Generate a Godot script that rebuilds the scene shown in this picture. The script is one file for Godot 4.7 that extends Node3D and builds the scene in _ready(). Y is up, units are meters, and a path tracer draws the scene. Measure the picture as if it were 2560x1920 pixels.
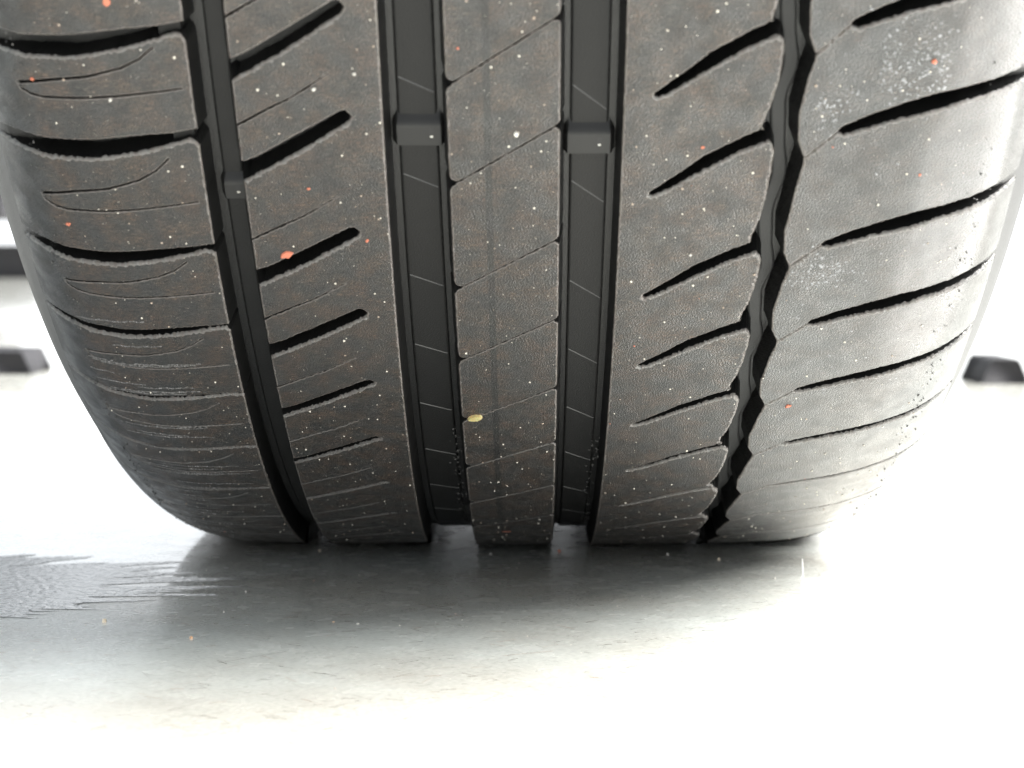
extends Node3D
# A worn car tyre seen close from the front, standing on a pale, smooth workshop floor in open daylight.
# The tread is laid out on a sheet: u = millimetres across the tread, s = millimetres round it from the
# bottom, h = millimetres proud of the worn surface. place() wraps the sheet onto the loaded tyre.

const RADIUS := 0.320
const SINK := 0.0056
const DEPTH := 7.0
const SOFT := 0.0012

# ends of the pitches, top to bottom, along the tread
const PITCH := [439.5, 412.0, 384.5, 357.0, 329.6, 303.7, 271.8, 245.2, 217.4, 189.6, 160.5, 132.0, 104.0, 76.0]
const GIRTH := 2010.619

var prof_x := PackedFloat32Array()
var prof_d := PackedFloat32Array()
var prof_nx := PackedFloat32Array()
var prof_nr := PackedFloat32Array()
var arc_end := 0.0
var rag := FastNoiseLite.new()
var lump := FastNoiseLite.new()
var rng := RandomNumberGenerator.new()
var tops: Array = []          # worn top faces, to strew grit on
var m := {}
var names := {}

func _ready():
	rng.seed = 7
	camera_and_light()
	rag.seed = 3; rag.frequency = 0.9; rag.fractal_octaves = 3
	lump.seed = 5; lump.frequency = 0.05
	build_profile()
	materials()
	build_floor()
	build_background()
	build_tyre()
	build_grit()

# ------------------------------------------------------------------ camera, sky, sun
func camera_and_light():
	var cam := Camera3D.new()
	cam.name = "camera"
	cam.position = Vector3(0, 0.1031, 0.6447)
	cam.rotation.x = -0.0823
	cam.fov = rad_to_deg(2.0 * atan(960.0 / 4366.5))
	cam.near = 0.02
	cam.far = 400.0
	var lens := CameraAttributesPhysical.new()
	lens.frustum_focal_length = 24.0 * 4366.5 / 1920.0
	lens.frustum_focus_distance = 0.46
	lens.frustum_near = 0.02
	lens.frustum_far = 400.0
	lens.exposure_aperture = 17.0
	cam.attributes = lens
	add_child(cam)
	cam.current = true
	var we := WorldEnvironment.new()
	var env := Environment.new()
	env.background_mode = Environment.BG_SKY
	var sm := ProceduralSkyMaterial.new()
	sm.sky_top_color = Color(0.80, 0.83, 0.86)
	sm.sky_horizon_color = Color(0.95, 0.96, 0.97)
	sm.sky_curve = 0.25
	sm.ground_bottom_color = Color(0.5, 0.5, 0.5)
	sm.ground_horizon_color = Color(0.85, 0.86, 0.87)
	sm.sun_angle_max = 1.0
	var sky := Sky.new()
	sky.sky_material = sm
	env.sky = sky
	env.background_energy_multiplier = 0.31
	env.tonemap_mode = Environment.TONE_MAPPER_LINEAR
	env.tonemap_exposure = 6.4
	env.sdfgi_enabled = true
	env.ssao_enabled = true
	env.ssil_enabled = true
	we.environment = env
	we.name = "world_environment"
	add_child(we)
	var sun := DirectionalLight3D.new()
	sun.name = "sun"
	sun.light_energy = 1.6
	sun.light_color = Color(1.0, 0.99, 0.975)
	sun.light_angular_distance = 46.0
	sun.shadow_enabled = true
	add_child(sun)
	sun.look_at_from_position(Vector3(1.0, 1.0, -0.08), Vector3.ZERO)

# ------------------------------------------------------------------ helpers
func numbered(n: String) -> String:
	if not names.has(n):
		names[n] = 0
		return n
	names[n] += 1
	return "%s_%03d" % [n, names[n]]

func tag(o: Node, label: String, category: String, group := "", kind := ""):
	o.set_meta("label", label)
	if category != "": o.set_meta("category", category)
	if group != "": o.set_meta("group", group)
	if kind != "": o.set_meta("kind", kind)
	return o

func noise_tex(freq: float, seed_: int, lo: Color, hi: Color, size := 1024, normal := 0.0, octaves := 4, stretch := Vector2.ONE, type := FastNoiseLite.TYPE_SIMPLEX_SMOOTH) -> Texture2D:
	var n := FastNoiseLite.new()
	n.noise_type = type
	n.seed = seed_; n.frequency = freq; n.fractal_octaves = octaves
	var w := int(size * stretch.x)
	var h := int(size * stretch.y)
	var im: Image = n.get_seamless_image(w, h)
	im.convert(Image.FORMAT_RGBA8)
	if normal > 0.0:
		im.bump_map_to_normal_map(normal)
	else:
		var data := im.get_data()
		var lut := PackedByteArray()
		lut.resize(256 * 4)
		for i in 256:
			var c := lo.lerp(hi, smoothstep(0.15, 0.85, i / 255.0))
			lut[i * 4] = c.r8; lut[i * 4 + 1] = c.g8; lut[i * 4 + 2] = c.b8; lut[i * 4 + 3] = 255
		for i in range(0, data.size(), 4):
			var v := data[i] * 4
			data[i] = lut[v]; data[i + 1] = lut[v + 1]; data[i + 2] = lut[v + 2]; data[i + 3] = 255
		im = Image.create_from_data(w, h, false, Image.FORMAT_RGBA8, data)
	im.generate_mipmaps()
	return ImageTexture.create_from_image(im)

func mat(col: Color, rough: float, spec := 0.5) -> StandardMaterial3D:
	var a := StandardMaterial3D.new()
	a.albedo_color = col.linear_to_srgb()
	a.roughness = rough
	a.metallic_specular = spec
	return a

func materials():
	# worn, dusty running surface
	var t := mat(Color(1, 1, 1), 0.6, 0.5)
	t.clearcoat_enabled = true
	t.clearcoat = 0.28
	t.clearcoat_roughness = 0.22
	t.vertex_color_use_as_albedo = true
	t.albedo_texture = worn_grain()
	t.detail_enabled = true
	t.detail_blend_mode = BaseMaterial3D.BLEND_MODE_MUL
	t.detail_uv_layer = BaseMaterial3D.DETAIL_UV_2
	t.detail_albedo = noise_tex(0.035, 12, Color(0.72, 0.79, 0.84), Color(1.0, 0.92, 0.84), 512)
	t.normal_enabled = true
	t.normal_scale = 0.8
	t.normal_texture = noise_tex(0.10, 13, Color.BLACK, Color.WHITE, 1024, 6.0, 5)
	t.roughness_texture = noise_tex(0.012, 14, Color(0.55, 0.55, 0.55), Color(1, 1, 1), 512)
	m.tread = t
	var w: StandardMaterial3D = t.duplicate()
	w.albedo_color = Color(0.74, 0.75, 0.77)
	w.roughness = 0.55
	w.metallic_specular = 0.55
	w.clearcoat = 0.6
	w.clearcoat_roughness = 0.16
	w.normal_scale = 1.5
	m.wet = w
	# scuffed, polished edges of the blocks; upward ones carry a painted highlight
	var e := mat(Color(1, 1, 1), 0.3, 0.7)
	e.vertex_color_use_as_albedo = true
	e.normal_enabled = true
	e.normal_scale = 1.6
	e.normal_texture = t.normal_texture
	m.edge = e
	# clean black rubber of grooves and walls, vertex colours darkened for shade
	var g := mat(Color(1, 1, 1), 0.5, 0.35)
	g.vertex_color_use_as_albedo = true
	g.normal_enabled = true
	g.normal_scale = 0.2
	g.normal_texture = t.normal_texture
	m.rubber = g
	var wl := mat(Color(1, 1, 1), 0.44, 0.5)
	wl.vertex_color_use_as_albedo = true
	wl.normal_enabled = true
	wl.normal_scale = 0.3
	wl.normal_texture = t.normal_texture
	m.wall = wl
	m.bar = mat(Color(1, 1, 1), 0.45, 0.4)
	m.bar.vertex_color_use_as_albedo = true
	m.rim = mat(Color(0.35, 0.35, 0.36), 0.35)
	m.rim.metallic = 0.9
	m.dark = mat(Color(0.006, 0.006, 0.007), 0.6)
	m.block = mat(Color(0.012, 0.012, 0.014), 0.7, 0.3)
	m.orange = mat(Color(0.42, 0.13, 0.075), 0.7)
	m.orange.rim_enabled = false
	m.grit = mat(Color(1, 1, 1), 0.45)
	m.grit.vertex_color_use_as_albedo = true
	m.resin = mat(Color(0.42, 0.32, 0.14), 0.3)
	m.resin.subsurf_scatter_enabled = true
	m.resin.subsurf_scatter_strength = 0.3
	m.pale = mat(Color(0.50, 0.48, 0.44), 0.5)
	m.cream = mat(Color(0.68, 0.58, 0.44), 0.5)
	m.tan = mat(Color(0.55, 0.34, 0.20), 0.5)
	m.fibre = mat(Color(0.8, 0.8, 0.8), 0.5)

# ------------------------------------------------------------------ tyre surface
func build_profile():
	var c := [[0, 0], [30, .15], [60, .4], [75, .65], [85, 1.0], [93, 1.9], [100, 3.7], [107, 6.4], [114, 11], [120, 18], [126.3, 29], [131, 50], [134, 75], [135.5, 92], [134, 107], [128, 121], [117, 134], [108, 144]]
	var pts := PackedVector2Array()
	for i in range(c.size() - 1):
		var p1 := Vector2(c[i][0], c[i][1])
		var p2 := Vector2(c[i + 1][0], c[i + 1][1])
		var p0 := Vector2(c[i - 1][0], c[i - 1][1]) if i > 0 else Vector2(-c[1][0], c[1][1])
		var p3 := Vector2(c[i + 2][0], c[i + 2][1]) if i + 2 < c.size() else p2 * 2.0 - p1
		for k in 40:
			var t := k / 40.0
			pts.append(0.5 * (2.0 * p1 + (p2 - p0) * t + (2.0 * p0 - 5.0 * p1 + 4.0 * p2 - p3) * t * t + (3.0 * p1 - p0 - 3.0 * p2 + p3) * t * t * t))
	pts.append(Vector2(c[-1][0], c[-1][1]))
	var run := PackedFloat32Array([0.0])
	for i in range(1, pts.size()):
		run.append(run[i - 1] + pts[i].distance_to(pts[i - 1]))
	arc_end = run[-1]
	var j := 0
	var a := 0.0
	while a < arc_end:
		while j < run.size() - 2 and run[j + 1] < a: j += 1
		var f := (a - run[j]) / maxf(run[j + 1] - run[j], 1e-6)
		var q := pts[j].lerp(pts[j + 1], f)
		var d := (pts[j + 1] - pts[j]).normalized()
		prof_x.append(q.x); prof_d.append(q.y)
		prof_nx.append(d.y); prof_nr.append(d.x)
		a += 0.5
	arc_end = (prof_x.size() - 2) * 0.5

func sway(u: float) -> float:      # the loaded tread leans a little to one side
	if u < -60.0: return 0.4
	if u < -28.0: return 0.4 + (u + 60.0) * 0.0125
	if u < -14.0: return 0.8 + (u + 28.0) * 0.15
	if u < 12.0: return 2.9
	if u < 24.0: return 2.9 - (u - 12.0) * 0.07
	return 2.05

func place(u: float, s: float, h: float) -> Vector3:
	var a := minf(absf(u), arc_end)
	var i := int(a * 2.0)
	var f := a * 2.0 - i
	var sg := 1.0 if u >= 0.0 else -1.0
	var dr := lerpf(prof_d[i], prof_d[i + 1], f)
	var x := sg * (lerpf(prof_x[i], prof_x[i + 1], f) + h * lerpf(prof_nx[i], prof_nx[i + 1], f))
	var r0 := RADIUS - dr * 0.001
	var r := r0 + h * 0.001 * lerpf(prof_nr[i], prof_nr[i + 1], f)
	var th := s * 0.001 / RADIUS
	if th > PI: th -= TAU
	var cs := cos(th)
	var hub := RADIUS - SINK
	var y0 := hub - r0 * cs
	var q := y0 / SOFT
	var lift := 0.0
	if q < 25.0: lift = SOFT * log(1.0 + exp(q)) - y0
	var g := (absf(th) - 0.1873) / 0.0664
	var z := r * sin(th)
	if g < 4.0: z += signf(th) * 0.0014 * exp(-g * g)
	x += sway(u) * clampf((1.04 - absf(th)) / 0.83, -0.5, 1.1) * clampf(2.0 - absf(u) / 90.0, 0.0, 1.0)
	return Vector3(x * 0.001, hub - r * cs + lift, z)

func facing(u: float, s: float, p: Vector3) -> Vector3:
	var a := place(u + 0.4, s, 0.0) - place(u - 0.4, s, 0.0)
	var b := place(u, s + 0.6, 0.0) - place(u, s - 0.6, 0.0)
	var n := b.cross(a).normalized()
	return n * side_of(n, u, p)

class Sheet:
	var v := PackedVector3Array()
	var n := PackedVector3Array()
	var t := PackedVector2Array()
	var t2 := PackedVector2Array()
	var c := PackedColorArray()
	func put(p: Vector3, nn: Vector3, uv: Vector2, col: Color):
		v.append(p); n.append(nn); c.append(col)
		t.append(uv / 60.0); t2.append(uv / 170.0 + Vector2(0.37, 0.11))
	func tri(p: Array, nn: Array, uv: Array, col: Array):
		var g: Vector3 = (p[1] - p[0]).cross(p[2] - p[0])
		var o := [0, 1, 2]
		if g.dot(nn[0] + nn[1] + nn[2]) > 0.0: o = [0, 2, 1]
		for k in o: put(p[k], nn[k], uv[k], col[k])
	func onto(me: ArrayMesh, material: Material):
		var a := []
		a.resize(Mesh.ARRAY_MAX)
		a[Mesh.ARRAY_VERTEX] = v; a[Mesh.ARRAY_NORMAL] = n; a[Mesh.ARRAY_TEX_UV] = t; a[Mesh.ARRAY_TEX_UV2] = t2; a[Mesh.ARRAY_COLOR] = c
		me.add_surface_from_arrays(Mesh.PRIMITIVE_TRIANGLES, a)
		me.surface_set_material(me.get_surface_count() - 1, material)
	func mesh(material: Material) -> ArrayMesh:
		var me := ArrayMesh.new()
		onto(me, material)
		return me

func add_part(called: String, me: Mesh, parent: Node) -> MeshInstance3D:
	var o := MeshInstance3D.new()
	o.mesh = me
	o.name = numbered(called)
	parent.add_child(o, true)
	return o

func base_h(u: float) -> float:
	return -lerpf(DEPTH, 0.5, smoothstep(103.0, 121.0, absf(u)))

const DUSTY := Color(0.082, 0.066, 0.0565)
const CLEAN_SHADED := Color(0.006, 0.006, 0.0065)  # clean rubber, set darker than its own tone to deepen groove shade
const FLOOR_RUBBER := Color(0.0085, 0.0092, 0.0090)  # groove floor rubber, likewise darkened for shade
const WALL_RUBBER := Color(0.026, 0.027, 0.027)

func top_color(u: float, s: float) -> Color:
	var w := smoothstep(106.5, 111.0, absf(u) + 1.5 * lump.get_noise_2d(u * 3.0, s * 3.0))
	var c := DUSTY.lerp(Color(0.026, 0.028, 0.028), w)
	c = c * (1.0 + 0.10 * lump.get_noise_2d(u * 1.3, s * 1.3))
	c.a = 1.0
	return c

# one block of tread: outline on the sheet, holes cut, edges rounded and ragged, walls down to the groove floor
func block(outline: PackedVector2Array, cuts: Array, seam: Callable, wall_lean: Callable, wet := false, fine := true, thin: Array = [], calm := false) -> ArrayMesh:
	var polys: Array = [outline]
	for cut in cuts:
		var out: Array = []
		for p in polys:
			if Geometry2D.is_polygon_clockwise(p) != Geometry2D.is_polygon_clockwise(outline):
				out.append(p)
				continue
			out.append_array(Geometry2D.clip_polygons(p, cut))
		polys = out
	var outer: Array = []
	var holes: Array = []
	var top := Sheet.new()
	var side := Sheet.new()
	var lip := Sheet.new()
	for p in polys:
		if absf(area(p)) < 2.0: continue
		var is_hole: bool = area(p) < 0.0
		var loop := resample(p, 0.45 if fine else 3.0, seam)
		var inner := edge_and_walls(loop, side, lip, seam, wall_lean, is_hole, thin, calm)
		if is_hole: holes.append(inner)
		else: outer.append(inner)
	var cell := 2.4
	for o in outer:
		var b := bounds(o)
		var hb: Array = []
		for h in holes: hb.append(bounds(h))
		var iu0 := floori(b.position.x / cell)
		var iu1 := ceili(b.end.x / cell)
		var is0 := floori(b.position.y / cell)
		var is1 := ceili(b.end.y / cell)
		var us: Array = []
		for iu in range(iu0, iu1 + 1): us.append(iu * cell)
		if b.position.x < -6.5 and b.end.x > -4.9:
			us.append(-6.5); us.append(-4.9)
			us.sort()
		for iu in range(us.size() - 1):
			var stripe: bool = us[iu] > -6.51 and us[iu + 1] < -4.89
			for k in range(is0, is1):
				var r := Rect2(us[iu], k * cell, us[iu + 1] - us[iu], cell)
				var q := PackedVector2Array([r.position, Vector2(r.end.x, r.position.y), r.end, Vector2(r.position.x, r.end.y)])
				var pieces: Array = Geometry2D.intersect_polygons(q, o)
				for hi in holes.size():
					if not hb[hi].intersects(r): continue
					var rest: Array = []
					for pc in pieces: rest.append_array(Geometry2D.clip_polygons(pc, holes[hi]))
					pieces = rest
				for pc in pieces:
					var ids := Geometry2D.triangulate_polygon(pc)
					var ps := []
					var ns := []
					var cs := []
					for w in pc:
						var pp := place(w.x, w.y, 0.0)
						ps.append(pp); ns.append(facing(w.x, w.y, pp)); cs.append(top_color(w.x, w.y) * (Color(0.22, 0.24, 0.26) if stripe else Color.WHITE))
					for z in range(0, ids.size(), 3):
						var a := ids[z]
						var bb := ids[z + 1]
						var cc := ids[z + 2]
						top.tri([ps[a], ps[bb], ps[cc]], [ns[a], ns[bb], ns[cc]], [pc[a], pc[bb], pc[cc]], [cs[a], cs[bb], cs[cc]])
		tops.append(o)
	var me := top.mesh(m.wet if wet else m.tread)
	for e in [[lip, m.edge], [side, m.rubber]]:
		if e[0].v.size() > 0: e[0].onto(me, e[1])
	return me

func area(p: PackedVector2Array) -> float:
	var a := 0.0
	for i in p.size():
		a += p[i].cross(p[(i + 1) % p.size()])
	return a * 0.5

func bounds(p: PackedVector2Array) -> Rect2:
	var r := Rect2(p[0], Vector2.ZERO)
	for q in p: r = r.expand(q)
	return r

func resample(p: PackedVector2Array, step: float, seam: Callable) -> PackedVector2Array:
	var o := PackedVector2Array()
	for i in p.size():
		var a := p[i]
		var b := p[(i + 1) % p.size()]
		var d := a.distance_to(b)
		if d < 0.02: continue
		var n := maxi(1, roundi(d / step))
		for k in n: o.append(a.lerp(b, k / float(n)))
	return o

# adds bevel and walls of a closed loop; returns the loop moved in, where the flat top begins
func edge_and_walls(p: PackedVector2Array, side: Sheet, lip: Sheet, seam: Callable, wall_lean: Callable, is_hole: bool, thin: Array, calm: bool) -> PackedVector2Array:
	var n := p.size()
	var open: Array = []        # edge i is a real edge, not a seam to the next block
	for i in n: open.append(not seam.call(p[i], p[(i + 1) % n]))
	var out := PackedVector2Array()
	var nor := PackedVector2Array()
	for i in n:
		var e0 := (p[i] - p[(i - 1 + n) % n]).normalized()
		var e1 := (p[(i + 1) % n] - p[i]).normalized()
		var w := Vector2.ZERO
		if open[(i - 1 + n) % n]: w += Vector2(e0.y, -e0.x)
		if open[i]: w += Vector2(e1.y, -e1.x)
		if w.length() > 0.01:
			var l := w.length()
			w = w / l
			if open[i] and open[(i - 1 + n) % n]: w *= minf(2.0 / l, 1.5)
		nor.append(w)
	var q := PackedVector2Array()
	for i in n:
		var up := maxf(0.0, nor[i].y)
		var amp := (0.10 + 0.30 * up) * (0.4 if is_hole else 1.0)
		q.append(p[i] + nor[i] * amp * rag.get_noise_2d(p[i].x, p[i].y) * (1.0 if nor[i] != Vector2.ZERO else 0.0))
	var rings: Array = []
	var heights: Array = []
	var bev := PackedFloat32Array()
	var quiet: Array = []
	for i in n:
		var near: bool = is_hole or (calm and absf(nor[i].y) > 0.3)
		for t in thin:
			if near: break
			var ring: Array = Array(t)
			ring.append(t[0])
			near = on_line(p[i], ring)
		quiet.append(near)
	for i in n:
		var wide := 1.0 + 0.7 * clampf(nor[i].y, 0.0, 1.0)
		if p[i].x > 54.0 and p[i].x < 58.5: wide = 1.9
		if quiet[i]: wide = 0.55
		bev.append(wide * (0.42 + 0.34 * rag.get_noise_2d(p[i].x + 80.0, p[i].y)))
	for k in 5:
		var ring := PackedVector2Array()
		for i in n:
			var lean: float = wall_lean.call(p[i])
			var f: float = [-1.0, -0.35, 0.0, 0.0, 0.0][k] * bev[i]
			if k == 3: f = lean * 0.18
			if k == 4: f = lean
			ring.append(q[i] + nor[i] * f)
		rings.append(ring)
	var pts: Array = []
	var nrm: Array = []
	for k in 5:
		var pr := PackedVector3Array()
		var nn := PackedVector3Array()
		for i in n:
			var w: Vector2 = rings[k][i]
			var bh := base_h(w.x) - 0.3
			var hh: float = [0.0, -bev[i] * 0.3, -bev[i] * 1.0, -1.3, bh][k]
			if bh > -2.2 and k >= 3: hh = bh
			if bh > -bev[i] * 1.0 and k == 2: hh = bh
			var pp := place(w.x, w.y, hh)
			pr.append(pp)
			var up := facing(w.x, w.y, pp)
			if nor[i] == Vector2.ZERO:
				nn.append(up)
				continue
			var d3 := (place(w.x + nor[i].x, w.y + nor[i].y, hh) - pp).normalized()
			var mix: float = [0.0, 0.42, 0.85, 1.0, 1.0][k]
			nn.append((up * (1.0 - mix) + d3 * mix).normalized())
		pts.append(pr); nrm.append(nn)
	for i in n:
		if not open[i]: continue
		var j := (i + 1) % n
		for k in 4:
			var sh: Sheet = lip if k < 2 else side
			var c0: Color = CLEAN_SHADED
			if k < 2:
				var torn := clampf(nor[i].y * 1.2, 0.0, 1.0) * clampf(0.5 + 1.2 * rag.get_noise_2d(p[i].x * 1.7 + 30.0, p[i].y), 0.0, 1.0) * (0.12 if quiet[i] and p[i].y > 200.0 else 1.0)  # torn rubber plus a painted highlight, strongest where the lip faces up
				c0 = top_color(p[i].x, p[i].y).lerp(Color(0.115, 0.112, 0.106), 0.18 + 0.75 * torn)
			var cc := [c0, c0, c0]
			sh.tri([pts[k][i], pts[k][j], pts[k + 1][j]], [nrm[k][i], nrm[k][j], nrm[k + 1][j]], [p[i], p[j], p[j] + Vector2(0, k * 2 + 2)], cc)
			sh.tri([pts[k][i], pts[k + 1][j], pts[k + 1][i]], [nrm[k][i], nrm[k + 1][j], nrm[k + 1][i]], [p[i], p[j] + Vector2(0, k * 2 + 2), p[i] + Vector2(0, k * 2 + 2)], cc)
	return rings[0]

func close_up(s: float) -> float:   # the cuts are squeezed narrower towards the contact patch
	return clampf(remap(s, 150.0, 235.0, 0.22, 1.0), 0.16, 1.0)

# a cut between two edges given on the sheet; it narrows about its middle line by f
func cut_between(a: Array, b: Array, at: float, f: float) -> PackedVector2Array:
	var p := PackedVector2Array()
	var q := PackedVector2Array()
	for v in a: p.append(Vector2(v[0], v[1] + at))
	for v in b: q.append(Vector2(v[0], v[1] + at))
	var o := PackedVector2Array()
	for v in p: o.append(v.lerp(Vector2(v.x, (v.y + edge_at(q, v.x)) * 0.5), 1.0 - f))
	for i in range(q.size() - 1, -1, -1):
		var v := q[i]
		o.append(v.lerp(Vector2(v.x, (v.y + edge_at(p, v.x)) * 0.5), 1.0 - f))
	if area(o) < 0.0: o.reverse()
	return o

func edge_at(p: PackedVector2Array, x: float) -> float:
	for i in range(p.size() - 1):
		if (p[i].x <= x and x <= p[i + 1].x) or (p[i].x >= x and x >= p[i + 1].x):
			return lerpf(p[i].y, p[i + 1].y, (x - p[i].x) / (p[i + 1].x - p[i].x)) if absf(p[i + 1].x - p[i].x) > 1e-6 else p[i].y
	return p[0].y if absf(x - p[0].x) < absf(x - p[-1].x) else p[-1].y

# a thin cut along a line, w wide at its start and w2 at its end
func slit(line: Array, w: float, w2: float) -> PackedVector2Array:
	var a := PackedVector2Array()
	var b := PackedVector2Array()
	for i in line.size():
		var p: Vector2 = line[i]
		var d: Vector2 = ((line[mini(i + 1, line.size() - 1)] as Vector2) - (line[maxi(i - 1, 0)] as Vector2)).normalized()
		var h := lerpf(w, w2, i / float(line.size() - 1)) * 0.5
		a.append(p + Vector2(-d.y, d.x) * h)
		b.append(p - Vector2(-d.y, d.x) * h)
	b.reverse()
	a.append_array(b)
	if area(a) < 0.0: a.reverse()
	return a

func line_at(pts: Array, at: float, scale := 1.0) -> Array:
	var o := []
	for v in pts: o.append(Vector2(v[0], at + v[1] * scale))
	return o

func ccw(p: PackedVector2Array) -> PackedVector2Array:
	if area(p) < 0.0: p.reverse()
	return p

const SLOT2_UP := [[-66, -13.6], [-60.2, -9.9], [-58.6, -9.4], [-56.4, -8.4], [-37.6, 3.3], [-36.4, 3.5], [-35.6, 2.8]]
const SLOT2_LO := [[-66, -18.9], [-60.2, -15.1], [-47.8, -7.6], [-36.9, -0.1], [-35.7, 0.7], [-35.1, 2.0]]
const SLOT4_UP := [[30.6, -18.3], [31.2, -17.6], [38.5, -11.6], [42.2, -8.3], [46.9, -5.5], [51, -3], [54.1, -1.6], [60, -0.8]]
const SLOT4_LO := [[30.6, -18.9], [31.2, -19.2], [33.6, -18.2], [37.4, -15.6], [41.9, -12.5], [50, -7.3], [55.4, -4.7], [60, -4.0]]
const SLOT5_UP := [[71.3, -1.9], [72.2, -0.7], [78.2, 2.4], [85.6, 5.3], [92.2, 7.2], [103, 8.3], [113.8, 9.4], [126, 10]]
const SLOT5_LO := [[71.3, -2.6], [72.9, -3.1], [82.9, 0.3], [90.6, 1.9], [98.2, 3.7], [110.4, 4.9], [126, 7.5]]
const GROOVE1_UP := [[-126, -8.2], [-120, -7.7], [-113, -6.8], [-106, -6.7], [-96.5, -5.6], [-89, -4.4], [-82, -3.3], [-75, -2.6], [-69, -1.3]]
const GROOVE1_LO := [[-126, -10.8], [-121, -11.0], [-115, -11.0], [-109.6, -11.3], [-105, -11.5], [-93.6, -10.2], [-82.7, -7.7], [-75.2, -5.4], [-71.4, -4.0], [-69.8, -4.4], [-69, -5.8]]
const SIPE1_A := [[-109.2, -23.5], [-99.1, -20.2], [-91.3, -18.2], [-83.8, -15.3], [-79.6, -12.6], [-76.3, -9.2]]
const SIPE1_B := [[-109.3, -23.3], [-108.6, -25.2], [-106, -26.2], [-103.1, -26.4], [-94.3, -25.1], [-85, -23.7], [-76, -22.1], [-71.2, -21.1]]

func mid(a: Array, b: Array, at: float) -> Array:   # middle line of a cut, from its low to its high u
	var p := PackedVector2Array()
	var q := PackedVector2Array()
	for v in a: p.append(Vector2(v[0], v[1] + at))
	for v in b: q.append(Vector2(v[0], v[1] + at))
	var o := []
	for v in p: o.append(Vector2(v.x, (v.y + edge_at(q, v.x)) * 0.5))
	return o

func build_tyre():
	var tyre := Node3D.new()
	tyre.name = "car_tyre"
	add_child(tyre)
	tag(tyre, "worn black car tyre with five dusty tread ribs, standing on the pale floor", "tyre")
	add_part("carcass", carcass(), tyre)
	var n := PITCH.size() - 1
	for k in n:
		var b0: float = PITCH[k]
		var b1: float = PITCH[k + 1]
		var len := b0 - b1
		shoulder_left(tyre, b0, b1, len)
		rib_two(tyre, b0, b1, len)
		rib_centre(tyre, b0, b1)
		rib_four(tyre, b0, b1)
		shoulder_right(tyre, b0, b1)
	for r in [[-122.0, -69.0], [-60.2, -28.2], [-14.4, 10.2], [24.0, 57.0], [63.0, 122.0]]:
		var o := add_part("rear_rib", plain_rib(r[0], r[1], PITCH[0] + 14.0, GIRTH + PITCH[-1] - 14.0, 170), tyre)
	floors(tyre)
	add_part("wheel_rim", wheel_rim(), tyre)

func lean_main(u0: float, u1: float) -> Callable:
	return func(p: Vector2): return 1.15 if absf(p.x - u0) < 0.9 or absf(p.x - u1) < 0.9 else 0.12

func shoulder_left(tyre, b0: float, b1: float, len: float):
	var f0 := clampf(remap(b0, 205.0, 295.0, 0.15, 1.0), 0.13, 1.0)
	var f1 := clampf(remap(b1, 205.0, 295.0, 0.15, 1.0), 0.13, 1.0)
	var up := cut_between(GROOVE1_UP, GROOVE1_LO, b0, f0)
	var lo := cut_between(GROOVE1_UP, GROOVE1_LO, b1, f1)
	var o := PackedVector2Array()
	for v in mid(GROOVE1_UP, GROOVE1_LO, b0): o.append(v if v.x > -122.0 else Vector2(-122.0, v.y))
	var low := mid(GROOVE1_UP, GROOVE1_LO, b1)
	low.reverse()
	for v in low: o.append(v if v.x > -122.0 else Vector2(-122.0, v.y))
	var sc: float = len / 31.9
	var w := 0.2 + 0.45 * f0
	var me := block(ccw(o), [up, lo, slit(line_at(SIPE1_A, b0, sc), w * 1.1, w * 0.4), slit(line_at(SIPE1_B, b0, sc), w * 1.1, w * 0.5)], func(_a, _b): return false, lean_main(-69.0, 999.0))
	add_part("shoulder_block", me, tyre)
	if b0 < 250.0:
		var fr := Sheet.new()
		for i in 9:
			var sy: float = b1 + (b0 - b1) * rng.randf()
			var u0 := rng.randf_range(-111.5, -96.0)
			var u1 := minf(u0 + rng.randf_range(6.0, 30.0), -70.5)
			var n := int((u1 - u0) / 0.8)
			for j in n:
				var ua := lerpf(u0, u1, j / float(n))
				var ub := lerpf(u0, u1, (j + 1) / float(n))
				var f := sin(PI * (j + 0.5) / n) * (0.6 + 0.8 * rag.get_noise_2d(ua, sy * 3.0))
				if f < 0.12: continue
				ridge(fr, Vector2(ua, feather(ua, sy)), Vector2(ub, feather(ub, sy)), -0.02, 0.30, 0.26 * f, Color(0.085, 0.08, 0.076))
		if fr.v.size() > 0: add_part("wear_ridges", fr.mesh(m.edge), tyre)
	# the low bridge that closes each groove towards the main groove
	var br := bridge(b1, f1)
	add_part("tie_bar", br, tyre)

func feather(u: float, s: float) -> float:
	return s + (u + 90.0) * 0.16 - pow((u + 90.0) * 0.055, 2.0) + 0.5 * rag.get_noise_2d(u * 0.35, s)

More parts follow.
